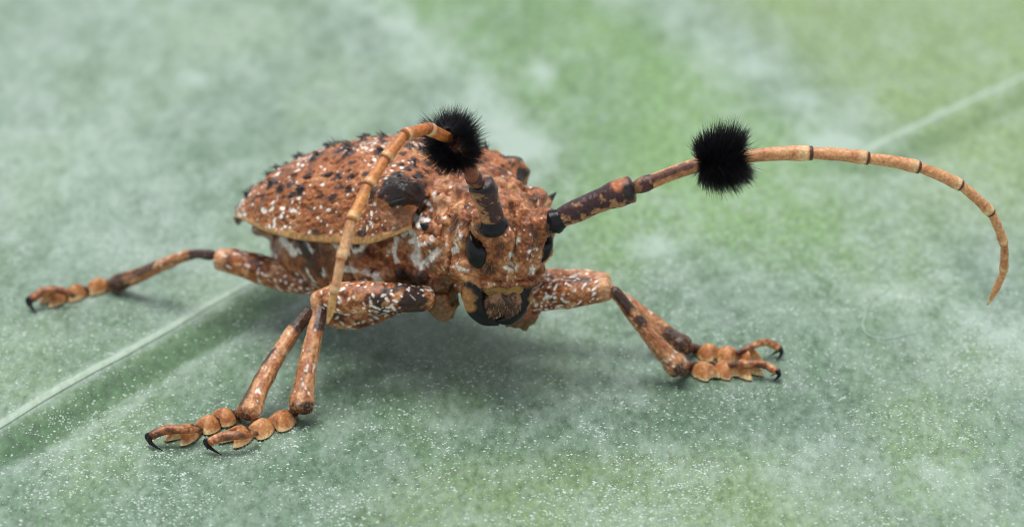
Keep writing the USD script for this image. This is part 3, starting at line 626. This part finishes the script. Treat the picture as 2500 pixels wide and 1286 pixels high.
q = (ev - HO) @ HF.T; q[:, 1] *= -1; q[:, 0] -= 0.34; q[:, 1] += 0.06; obj('eye', HO + q @ HF, ef[:, ::-1], 'eye', hd, BLACK * 0.8, 0.0)

# mouthparts
v, f = trimesh.creation.icosphere(subdivisions=4).vertices, trimesh.creation.icosphere(subdivisions=4).faces
def superell(c, r, n=3.0, R=np.eye(3)):
    s = np.sign(v) * np.abs(v)**(2 / n); return c + (s * r) @ R, f
HX = np.stack([HF[1], HF[0], HF[2]])
vv, ff = superell(h2w(0.0, 0.62, -1.48), np.array([0.76, 0.30, 0.28]), 3, HX); vv = vv + 0.03 * (noise(vv * [9, 9, 2])[:, None] - .5)
obj('clypeus', vv, ff, 'smooth', hd, mixc(np.repeat(OCHRE[None] * 0.62, len(vv), 0), UMBER, 0.7 * sstep(0.4, 0.7, fbm(vv * 3, 3, 4))), 0.5)
def labrum_f(p):
    q = (p - HO) @ HF.T; Y, X, Z = q.T; q = np.stack([X, Y, Z], -1)
    d = smin(ell(q, (-0.27, 0.80, -2.02), (0.42, 0.32, 0.50)), ell(q, (0.27, 0.80, -2.02), (0.42, 0.32, 0.50)), 0.05)
    return d
def labrum_paint(V, N):
    q = (V - HO) @ HF.T; C = np.repeat(TAN[None], len(V), 0) * 0.50; st = 0.5 + 0.45 * (noise(np.stack([q[:, 1] * 22, q[:, 0] * 2, q[:, 2] * 3.5], -1), 5) - 0.5)
    C = mixc(C, DARK, 0.92 * sstep(0.42, 0.60, 0.5 * st + 0.5 * fbm(V * 4, 3, 7) - 0.16 * np.abs(q[:, 1]) - 0.42 * (q[:, 2] + 1.58))); return C, np.full(len(V), 0.5)
lo, hi = box(HO + np.array([(y, x, z) for y in (0.1, 1.3) for x in (-1.1, 1.1) for z in (-3.0, -1.7)]) @ HF, 0.1)
lab, lV, lF, lN = sdf_part('labrum', labrum_f, lo, hi, 0.035, hd, labrum_paint, 'smooth', disp=_lump(0.08, 5, 3))
for s in (-1, 1):
    pts = [h2w(s * 0.90, 0.28, -1.40), h2w(s * 0.90, 0.36, -1.90), h2w(s * 0.70, 0.50, -2.36), h2w(s * 0.34, 0.62, -2.66), h2w(s * -0.06, 0.68, -2.80 + 0.07 * s)]
    V, F, t, A = loft(pts, [0.38, 0.42, 0.40, 0.30, 0.05], 60, 32, 1.0, up=HF[0]); q = (V - HO) @ HF.T
    pale = sstep(0.06, 0.14, t) * (1 - sstep(0.40, 0.48, t)) * sstep(0.0, 0.10, s * q[:, 1] - (1.10 - 0.30 * t) + 0.25 * (fbm(V * 5, 2, 3) - .5))
    C = mixc(np.repeat(BLACK[None] * 1.4, len(V), 0), np.array([0.50, 0.24, 0.08]), 0.95 * pale * (1.0 if s < 0 else 0.6) * (0.55 + 0.45 * sstep(.4, .6, fbm(V * 5, 3, 8))))
    obj('mandible', V, F, 'shiny', hd, C, 0.55)
    pp = [h2w(s * 0.75, -0.4, -1.6), h2w(s * 0.95, -0.2, -2.1), h2w(s * 0.75, 0.05, -2.5)]
    V, F, t, A = loft(pp, [0.14, 0.17, 0.15, 0.08], 30, 14); obj('palp', V, F, 'smooth', hd, mixc(rusty(V, 4), DARK, sstep(.7, .8, t)), 0.4)

def setae(parent, V, N, n, length, along, seed, w, mat='pubescence', width=0.011, rise=0.45):
    """Short hairs lying along the cuticle."""
    g = np.random.default_rng(seed); i = g.choice(len(V), n, p=w / w.sum()); o = V[i]; nn = N[i]
    a = np.asarray(along, float)[None] + 0.5 * g.standard_normal((n, 3)); a = unit(a - np.einsum('ij,ij->i', a, nn)[:, None] * nn)
    L = length * (0.5 + 0.9 * g.random((n, 1))); tip = o + a * L + nn * L * rise * g.random((n, 1)); mid = o + a * L * 0.5 + nn * L * rise * 0.6
    curves('setae', o - nn * 0.01, tip, mid, width, mat, parent)
setae(hd, hV, hN, 3000, 0.13, -HF[2], 301, np.ones(len(hV)))
setae(lab, lV, lN, 260, 0.16, -HF[2], 302, np.ones(len(lV)), 'pubescence', 0.012, 0.3)
setae(prn, prV, prN, 2500, 0.12, PF[0], 303, np.ones(len(prV)))
# ------------------------------------------------------------------ legs
def leg_tint(V, t, a, seed, tan=0.8, dark=()):
    st = noise(np.stack([t * 9, np.cos(a) * 2.2 + 5, np.sin(a) * 2.2 + 5], -1), seed + 1); st2 = noise(np.stack([t * 26, np.cos(a) * 5 + 9, np.sin(a) * 5 + 9], -1), seed + 2)
    C = mixc(np.repeat(TAN[None] * 0.9, len(V), 0), RUST, 0.85 * sstep(0.40, 0.62, 0.6 * st + 0.4 * fbm(V * 2.2, 3, seed))); C = mixc(C, RUST2, 0.6 * sstep(0.58, 0.75, st2))
    C = C * (0.75 + 0.5 * noise(V * 13, seed)[:, None])
    C = mixc(C, WHITE, 0.8 * sstep(0.68, 0.76, 0.5 * fbm(V * 3.4 + 9, 2, seed + 3) + 0.5 * st2 + 0.04))
    for x, y, sd, *a0 in dark:
        w = (sstep(-0.35, 0.25, np.cos(a - a0[0]) + 0.6 * (fbm(V * 2.6, 2, sd + 4) - .5)) if a0 else 1.0) * sstep(x - 0.03, x + 0.02, t + 0.22 * (fbm(V * 2.6, 3, sd) - .5)) * (1 - sstep(y - 0.03, y + 0.03, t + 0.26 * (fbm(V * 2.8, 3, sd + 1) - .5))); C = mixc(C, DARK, 0.93 * w)
    return C
def femur(pts, rad, parent, seed, flat=1.0, n=170, dark=(), up=(0, 0, 1), fl=(0.12, 0.042)):
    V, F, t, A = loft(pts, rad, 130, 90, flat, up=up, cap=(0.6, 0.45)); N = normals(V, F); V = V + N * (0.10 * (fbm(V * 2.6, 3, seed) - 0.5))[:, None]
    C, g = fleck_paint(seed, n, fl[0], fl[1], lambda V: rusty(V, seed, 1.4, 0.55, 0.3), 0.9, unit(np.asarray(pts[-1]) - pts[0]) + 0.6 * np.array([0, 0, 1]), (0.40, 0.62), rmin=0.15)(V, N)
    C = mixc(C, TAN * 0.9, 0.8 * sstep(0.90, 0.97, t))
    for a, b, sd in dark: C = mixc(C, DARK, 0.95 * sstep(0.38, 0.46, fbm(V * 1.7 + 3, 3, sd)) * sstep(a, a + 0.06, t) * (1 - sstep(b, b + 0.08, t)) * (1 - 0.9 * sstep(0.7, 0.9, C.min(1) / 0.75)))
    obj('femur', V, F, 'cuticle', parent, C, 0.4)
def tibia(pts, rad, parent, seed, dark=(), tan=0.8):
    rad = np.array(rad) * np.linspace(0.86, 0.97, len(rad)); V, F, t, A = loft(pts, rad, 90, 36, 0.82, cap=(0.7, 0.25)); N_ = normals(V, F)
    V = V + N_ * (0.10 * (fbm(V * 2.2, 3, seed) - 0.5) + 0.035 * (ridged(np.stack([t * 3, np.cos(A) * 1.6 + 4, np.sin(A) * 1.6 + 4], -1), seed) - .4) + 0.05 * np.exp(-((t - 0.94) / 0.05)**2))[:, None]
    C = leg_tint(V, t, A, seed, tan, dark); g = 0.25 + 0.6 * (C.max(1) < 0.06)
    p = obj('tibia', V, F, 'cuticle', parent, C, g); setae(parent, V, normals(V, F), 420, 0.12, unit(np.asarray(pts[-1]) - pts[0]), seed + 300, sstep(0.25, 0.7, t) + 0.02, 'pubescence', 0.011, 0.6)
def lobe(base, tip, width, height, parent, seed, notch=0.25, tilt=0.0):
    """One tarsal lobe: narrow at its base, broad and notched at its tip, domed above and fringed with pale hairs below."""
    d = tip - base; L = np.linalg.norm(d); d = d / L; s = unit(np.cross(d, [0, 0, 1.0])); n = np.cross(s, d)
    m, R = 72, 14; th = np.arange(m) * 2 * math.pi / m
    out = np.stack([0.5 * L * (1 + np.cos(th)) - notch * L * np.exp(-(np.minimum(th, 2 * math.pi - th) / 0.35)**2), 0.5 * width * np.sin(th) * (0.42 + 0.42 * (1 + np.cos(th)))], -1)
    V, rr = [], []
    for k in range(R + 1):
        r = k / R; x = (out - [0.45 * L, 0]) * r + [0.45 * L, 0]
        z = height * (1 - 0.72 * np.minimum(np.abs(x[:, 1]) / (0.5 * width), 1)**1.25) * (1 - r**6) * (0.18 + 0.87 * sstep(0.02, 0.62, x[:, 0] / L) - 0.25 * sstep(0.7, 1.0, x[:, 0] / L)) * (1 - 0.25 * np.exp(-(x[:, 1] / (0.10 * width))**2) * sstep(.5, .9, x[:, 0] / L))
        V.append(base + x[:, :1] * d + x[:, 1:] * s + z[:, None] * n); rr.append(np.full(m, r))
    for k in range(3):
        r = (0.98, 0.90, 0.0)[k]; x = (out - [0.45 * L, 0]) * r + [0.45 * L, 0]; V.append(base + x[:, :1] * d + x[:, 1:] * s - (0.02, 0.035, 0.035)[k] * n); rr.append(np.full(m, (1.0, 0.95, 0.9)[k]))
    V, rr = np.vstack(V), np.concatenate(rr); K = R + 4
    i, j = np.meshgrid(np.arange(K - 1), np.arange(m), indexing='ij'); a0, a1, b0, b1 = i * m + j, i * m + (j + 1) % m, (i + 1) * m + j, (i + 1) * m + (j + 1) % m
    F = np.vstack([np.stack([a0, b0, b1], -1).reshape(-1, 3), np.stack([a0, b1, a1], -1).reshape(-1, 3)])
    if normals(V, F)[m * 3:m * 6].mean(0) @ n < 0: F = F[:, ::-1]
    V = V + 0.05 * (fbm(V * 6, 2, seed)[:, None] - 0.5)
    C = mixc(np.repeat(np.array([[0.44, 0.19, 0.065]]), len(V), 0), RUST, 0.7 * sstep(0.4, 0.65, fbm(V * 4, 3, seed))) * (0.75 + 0.5 * noise(V * 14, seed)[:, None])
    C = mixc(C, TAN, 0.5 * sstep(.45, .7, fbm(V * 2.2, 2, seed + 2)))
    x = (V - base) @ d / L; C = mixc(C, DARK * 0.7, 0.95 * (1 - sstep(0.40, 0.47, x + 0.08 * noise(V * 9, seed)))); C = mixc(C, CREAM, 0.95 * sstep(0.91, 0.96, rr + 0.06 * (noise(V * 9, seed + 1) - .5)) * sstep(0.44, 0.58, x))
    obj('tarsal_segment', V, F, 'smooth', parent, C, 0.2)
    # fringe
    g = np.random.default_rng(seed); k = 150; a = g.random(k) * m; i0 = a.astype(int) % m
    p0 = V[(R - 1) * m + i0]; o = unit(V[R * m + i0] - V[(R - 3) * m + i0]); tp = p0 + o * (0.10 + 0.05 * g.random((k, 1))) + [0, 0, -0.03]
    ok = ((p0 - base) @ d / L) > 0.15
    return p0[ok], tp[ok]
def claw_segment(pts, rad, parent, seed, claw_dirs):
    V, F, t, A = loft(pts, rad, 50, 22, 0.9); C = mixc(rusty(V, seed, 2, 0.6, .3), UMBER, 0.5 * sstep(.5, .7, fbm(V * 3, 2, seed))); C = mixc(C, DARK, 0.8 * (1 - sstep(.05, .2, t)))
    obj('tarsal_segment', V, F, 'smooth', parent, C, 0.3)
    e = np.asarray(pts[-1])
    for a, b in claw_dirs:
        V, F, t, A = loft([e - 0.05 * unit(a - e), a, b], [0.10, 0.09, 0.055, 0.010], 30, 14); obj('claw', V, F, 'shiny', parent, BLACK * 1.3, 0.5)
def foot(ankle, lobes, seg, rad, claws, parent, seed, width=1.05, height=0.47):
    """lobes: (base pixel, tip pixel) on the leaf; seg: pixels and heights of the claw segment; claws: pixel pairs."""
    fr, ft = [], []
    for k, (a, b, w) in enumerate(lobes):
        A, B = GL(*a), GL(*b); B = A + 1.18 * (B - A); A = A + [0, 0, 0.09]; B = B + [0, 0, 0.09]; w *= 0.92
        p0, tp = lobe(A, B, w, height, parent, seed + k, 0.38 if k == len(lobes) - 1 else 0.18); fr.append(p0); ft.append(tp)
    A0 = GL(*lobes[0][0]) + [0, 0, 0.16]; E_ = np.asarray(ankle); V, F, t, An = loft([E_, E_ * 0.5 + A0 * 0.5 + [0, 0, 0.03], A0 + 0.30 * (GL(*lobes[0][1]) - GL(*lobes[0][0]))], [0.24, 0.19, 0.17], 24, 18)
    obj('tarsal_joint', V, F, 'smooth', parent, mixc(rusty(V, seed, 2, .6, .3), DARK, 0.8 * np.ones(len(V))), 0.3)
    curves('fringe', np.vstack(fr), np.vstack(ft), (np.vstack(fr) + np.vstack(ft)) / 2, 0.02, 'pubescence', parent)
    lift = lambda u, v, z: PZ(u, v, z + float(leaf_h(np.array([G(u, v)[0]]), np.array([G(u, v)[1]]))[0]))
    claw_segment([lift(*s) for s in seg], rad, parent, seed + 7, [(lift(*a), lift(*b)) for a, b in claws])
def coxa(c, r, parent, seed):
    V = trimesh.creation.icosphere(subdivisions=5).vertices * r; N = unit(V); V = V + c + N * (0.5 * (fbm((V + c) * 1.9, 3, seed) - .5) + 0.18 * (ridged((V + c) * 2.5, seed) - .4))[:, None]
    obj('coxa', V, trimesh.creation.icosphere(subdivisions=5).faces, 'cuticle', parent, mixc(rusty(V, seed, 1.3, .5, .8), np.array([0.16, 0.095, 0.045]), 0.8 * sstep(.30, .5, fbm(V * 2, 3, seed))), 0.35)

# front leg on the viewer's left
L1 = holder('leg', BEETLE, 'front leg in the foreground, blotched dark on its upper segment')
coxa(P(1080, 734, -2.2), np.array([.52, .55, .52]), L1, 101); coxa(P(1078, 668, -2.0), np.array([.55, .7, .72]), L1, 102)
femur([P(1045, 728, -2.7), P(960, 728, -3.0), P(880, 726, -3.0), P(800, 732, -2.7), P(775, 740, -2.6)], [.40, .53, .57, .54, .40], L1, 111, dark=((0.0, 0.45, 5),))
K1 = P(787, 740, -2.7)
tibia([K1, P(772, 800, -3.6), P(752, 890, -4.7), P(734, 996, -5.95)], [.24, .30, .33, .36, .40], L1, 121, dark=((-1, 0.30, 3, 2.9), (0.965, 2, 5)))
foot(P(734, 992, -5.95), [((725, 1012), (668, 1052), 1.15), ((672, 1030), (620, 1072), 1.05), ((630, 1050), (556, 1090), 1.15)], [(625, 1058, .42), (585, 1062, .62), (540, 1066, .58), (515, 1078, .46)], [.10, .15, .18, .17],
     [((508, 1082, .38), (542, 1110, .04)), ((500, 1078, .36), (508, 1098, .10))], L1, 131)
# middle leg beside it
L2 = holder('leg', BEETLE, 'middle leg behind the front one, banded dark on its lower segment')
femur([P(1040, 690, 0.2), P(930, 745, -0.9), P(850, 768, -1.5), P(775, 757, -1.9)], [.50, .56, .55, .42], L2, 112, fl=(0.14, 0.05))
K2 = P(752, 762, -1.9)
tibia([K2, P(715, 810, -2.8), P(655, 905, -4.4), P(606, 1008, -6.2)], [.26, .31, .33, .35, .38], L2, 122, dark=((-1, 0.22, 7), (0.42, 0.56, 9, -0.2), (0.64, 0.99, 13, -0.5)))
foot(P(604, 1010, -6.22), [((590, 1018), (528, 1038), 1.15), ((548, 1030), (490, 1058), 1.05), ((500, 1045), (425, 1085), 1.15)], [(490, 1048, .42), (450, 1048, .62), (400, 1050, .58), (372, 1062, .46)], [.10, .15, .18, .17],
     [((366, 1068, .38), (398, 1100, .04)), ((358, 1064, .36), (366, 1086, .10))], L2, 141)
# hind leg far left
L3 = holder('leg', BEETLE, 'hind leg stretched out to the far left')
femur([P(870, 690, 1.9), P(760, 688, 2.4), P(660, 665, 3.0), P(580, 640, 3.4), P(535, 632, 3.6)], [.28, .40, .54, .53, .40], L3, 113)
tibia([P(515, 622, 3.6), P(480, 620, 4.0), P(400, 645, 4.9), P(280, 695, 6.0)], [.22, .25, .30, .33, .36], L3, 123, dark=((-1, 0.20, 3), (0.55, 0.75, 5, 1.6), (0.84, 2, 5)))
foot(P(282, 695, 6.0), [((288, 698), (218, 720), 0.72), ((228, 712), (165, 736), 0.75), ((182, 722), (112, 748), 0.9)], [(180, 722, .42), (145, 708, .70), (105, 712, .60), (80, 728, .46)], [.10, .15, .18, .17],
     [((74, 738, .34), (92, 765, .04)), ((66, 732, .34), (68, 750, .10))], L3, 151)
# front leg on the viewer's right
L4 = holder('leg', BEETLE, 'front leg reaching out to the right with a shiny dark knee')
coxa(P(1270, 745, -1.0), np.array([.7, .75, .8]), L4, 103)
femur([P(1250, 740, -1.0), P(1330, 722, -1.1), P(1420, 712, -1.4), P(1482, 706, -1.6)], [.42, .54, .54, .40], L4, 114, n=220)
tibia([P(1500, 712, -1.7), P(1535, 755, -1.8), P(1600, 835, -2.1), P(1660, 900, -2.3)], [.26, .30, .32, .38, .46], L4, 124, dark=((-1, 0.26, 3, 1.2), (0.32, 0.40, 5, 1.8), (0.97, 2, 5)))
foot(P(1664, 902, -2.3), [((1680, 895), (1738, 928), 1.05), ((1728, 895), (1790, 925), 1.0), ((1770, 892), (1846, 925), 1.05)], [(1775, 893, .40), (1820, 888, .55), (1870, 892, .50), (1893, 905, .40)], [.10, .13, .15, .15],
     [((1902, 912, .3), (1888, 930, .04)), ((1900, 905, .3), (1880, 918, .10))], L4, 161)
# middle leg half hidden behind it
L5 = holder('leg', BEETLE, 'middle leg half hidden behind the right front leg')
femur([P(1230, 690, 1.6), P(1330, 690, 1.2), P(1420, 690, 0.9), P(1478, 692, 0.6)], [.44, .50, .5, .4], L5, 115)
tibia([P(1488, 702, 0.6), P(1550, 750, 0.5), P(1620, 808, 0.2), P(1674, 848, -0.1)], [.24, .28, .30, .34, .38], L5, 125, dark=((0.75, 1.1, 5),))
foot(P(1676, 850, -0.1), [((1690, 858), (1748, 880), 1.0), ((1735, 862), (1795, 888), 1.0), ((1785, 868), (1845, 890), 1.0)], [(1800, 862, .40), (1835, 845, .58), (1880, 838, .52), (1900, 848, .40)], [.10, .13, .15, .15],
     [((1908, 858, .3), (1895, 880, .04)), ((1905, 850, .3), (1880, 868, .10))], L5, 171)

# ------------------------------------------------------------------ antennae
def seg_paint(V, t, seed, ring=0.9, col=None):
    C = mixc(np.repeat((TAN if col is None else np.asarray(col))[None], len(V), 0), RUST * 1.15, 0.55 * sstep(.4, .7, fbm(V * [3, 3, 3], 3, seed)))
    C = C * (0.8 + 0.4 * noise(V * 12, seed)[:, None]); C = mixc(C, CREAM, 0.45 * sstep(.75, .9, t) * (1 - sstep(.93, .96, t)))
    return mixc(C, DARK, ring * sstep(0.955, 0.975, t)) if ring else C
def tuft(name, c0, c1, r0, r1, n, parent, seed, label, lean=0.45, core=0.2):
    g = np.random.default_rng(seed); t = g.random(n); ax = unit(c1 - c0); a = g.random(n) * 2 * math.pi
    s1 = unit(np.cross(ax, [0.2, 0.1, 0.97])); s2 = np.cross(ax, s1)
    d = np.cos(a)[:, None] * s1 + np.sin(a)[:, None] * s2
    rag = 0.72 + 0.55 * noise(np.stack([t * 5, np.cos(a) * 3 + 7, np.sin(a) * 3 + 7], -1), seed)
    L = rag * (r0 + (r1 - r0) * np.sin(math.pi * (0.06 + 0.80 * t))) * (0.45 + 0.62 * g.random(n)); ln = lean * (2 * t - 0.9) + 0.16 * g.standard_normal(n)
    root = c0 + (c1 - c0) * t[:, None] + d * core * 0.8
    dd = unit(d + ln[:, None] * ax + 0.13 * g.standard_normal((n, 3))); tip = root + dd * L[:, None] + ax * (0.10 * L[:, None]); mid = root + dd * (L * 0.5)[:, None]
    cl = g.integers(0, 220, n); off = 0.05 * g.standard_normal((220, 3)); tip = tip + off[cl]
    curves(name, root, tip, mid, 0.012 + 0.008 * g.random(n), 'hair', parent, label)
def antenna(label, socket, scape, pedicel, seg3, hairs, rest, radii, seed, col=None, ring=0.9):
    A_ = holder('antenna', BEETLE, label)
    V, F, t, a = loft(socket[0], socket[1], 70, 64); obj('socket_ring', V, F, 'shiny', A_, BLACK * 1.3, 0.6)
    V, F, t, a = loft(scape[0], scape[1], 80, 44, cap=(0.4, 0.25)); V = V + normals(V, F) * (0.05 * (fbm(V * 4, 3, seed) - .5))[:, None]
    C = mixc(np.repeat(np.array([[0.042, 0.018, 0.019]]), len(V), 0), TAN * 0.75, 0.8 * sstep(.50, .60, fbm(V * 4.6, 4, seed) + 0.16 * np.sin(a + scape[2]) + 0.06 * sstep(.5, .95, t)))
    uv = proj(V)
    for u_, v_, a_, b_, an_, cc in scape[3]: C = mixc(C, cc, 0.95 * blob(uv, u_, v_, a_, b_, an_) * facing(V, normals(V, F)))
    obj('scape', V, F, 'cuticle', A_, C, 0.7 * (C.max(1) < 0.09) + 0.15)
    V, F, t, a = loft(pedicel[0], pedicel[1], 24, 24); obj('pedicel', V, F, 'cuticle', A_, mixc(np.repeat(np.array([[0.06, 0.022, 0.02]]), len(V), 0), TAN * .7, .5 * sstep(.5, .6, fbm(V * 4, 3, 3))), 0.5)
    V, F, t, a = loft(seg3[0], seg3[1], 60, 26, cap=(.3, .4)); C = seg_paint(V, t, seed + 1, 0, TAN if col is None else np.array([0.17, 0.045, 0.025]))
    C = mixc(C, [0.06, 0.018, 0.02], 0.9 * sstep(0.70, 0.85, np.cos(a - seg3[2]) + 0.5 * (fbm(V * 3, 2, 5) - .5)) * (1 - sstep(.5, .62, t)))
    obj('antenna_segment', V, F, 'cuticle', A_, C, 0.2 + 0.6 * (C.max(1) < 0.09))
    tuft('hair_tuft', *hairs, A_, seed, None)
    for k in range(len(rest) - 1):
        p, q = np.asarray(rest[k]), np.asarray(rest[k + 1]); d = unit(q - p); L = np.linalg.norm(q - p); r0, r1 = radii[k], radii[k + 1]
        bow = np.cross(d, FWD) * 0.02 * L
        if k == len(rest) - 2: rr = [r0 * .82, r0 * .9, r0 * .85, r0 * .6, 0.02]
        else: rr = [r0 * .80, r0 * .88, r0 * .92, r1 * .97, r1 * 1.0, r1 * 1.12, r1 * 1.02]
        V, F, t, a = loft([p + d * 0.02, (p + q) / 2 + bow, q - d * 0.03], rr, 46, 24, cap=(.25, .3)); V = V + normals(V, F) * (0.02 * (fbm(V * 6, 2, seed + k) - .5))[:, None]
        obj('antenna_segment', V, F, 'smooth', A_, seg_paint(V, t, seed + 10 + k, ring if k < min(len(rest) - 2, 5) else 0, (col[k] if col is not None else None)), 0.3)
yA = -3.2
antenna('antenna swept out to the right with a black hair tuft',
    ([P(1345, 545, yA), P(1368, 534, yA)], [.38, .45, .43, .36]),
    ([P(1372, 530, yA), P(1440, 500, yA), P(1510, 472, yA), P(1542, 462, yA)], [.34, .40, .40, .41, .48, .46], 3.6, ((1512, 448, 22, 24, 60, RUST * 1.3), (1536, 470, 20, 30, -15, BLACK * 2))),
    ([P(1548, 460, yA), P(1572, 450, yA), P(1590, 443, yA)], [.20, .27, .29, .26]),
    ([P(1588, 445, yA), P(1650, 420, yA), P(1710, 402, yA), P(1790, 386, yA)], [.25, .24, .25, .27, .26], math.pi / 2 - 0.9),
    (P(1714, 398, yA), P(1804, 382, yA), 0.60, 1.16, 9500),
    [P(1800, 385, yA), P(1984, 374, yA), P(2122, 387, yA), P(2246, 409, yA + .1), P(2348, 454, yA + .2), P(2422, 522, yA + .3), P(2452, 598, yA + .4), P(2450, 664, yA + .5), P(2410, 746, yA + .6)],
    [.25, .245, .225, .215, .20, .18, .16, .15, .12], 200)
antenna('antenna curling forward and down past the wing cases, out of focus',
    ([P(1206, 556, -4.35), P(1202, 540, -4.40)], [.46, .54, .50, .40]),
    ([P(1206, 548, -4.30), P(1196, 510, -4.50), P(1182, 470, -4.70), P(1174, 448, -4.80)], [.36, .40, .40, .43, .50, .44], 2.0, ((1172, 462, 40, 14, 0, BLACK * 1.5),)),
    ([P(1168, 448, -4.90), P(1158, 436, -5.00), P(1152, 428, -5.10)], [.24, .29, .30, .26]),
    ([P(1154, 432, -5.10), P(1142, 400, -5.50), P(1126, 365, -5.90), P(1106, 345, -6.20)], [.24, .25, .26, .26], 0.5),
    (P(1122, 386, -5.5), P(1092, 320, -5.9), 0.55, 0.98, 8500),
    [P(1098, 338, -6.2), P(1042, 312, -7.0), P(985, 330, -7.9), P(938, 390, -8.8), P(896, 455, -9.8), P(857, 540, -10.8), P(832, 632, -11.4), P(815, 715, -11.6), P(799, 792, -11.6)],
    [.215, .21, .205, .20, .20, .19, .175, .15, .12], 230,
    [np.array(c) for c in [(.42, .13, .03)] * 2 + [(.46, .17, .045)] * 2 + [(.52, .22, .06)] + [(.60, .34, .17)] * 2 + [(.58, .33, .12)] * 3], 0.45)

# ------------------------------------------------------------------ small things lying on the leaf
def on_leaf(pts, r, n, m, lift=0.0):
    c = spline([G(*p) for p in pts], n); c[:, 2] = leaf_h(c[:, 0], c[:, 1]) + r * 0.7 + lift * np.sin(np.linspace(0, math.pi, n)); return c
c = on_leaf([(2175, 705), (2125, 740), (2108, 780), (2118, 815), (2150, 828), (2200, 822), (2250, 812)], 0.03, 90, 8)
V, F, t, A = loft(c, [0.010, 0.024, 0.028, 0.026, 0.024, 0.02, 0.008], 120, 10); MAT['fibre'] = usdkit.material(stage, '/World/Looks/fibre_look', {'p': ('principled_bsdf', {'base_color': (0.30, 0.40, 0.34), 'roughness': 0.6})}, surface='p.BSDF')
obj('fibre', V, F, 'fibre', '/World', label='thin pale fibre curled in a hook on the leaf at the right', cat='fibre')
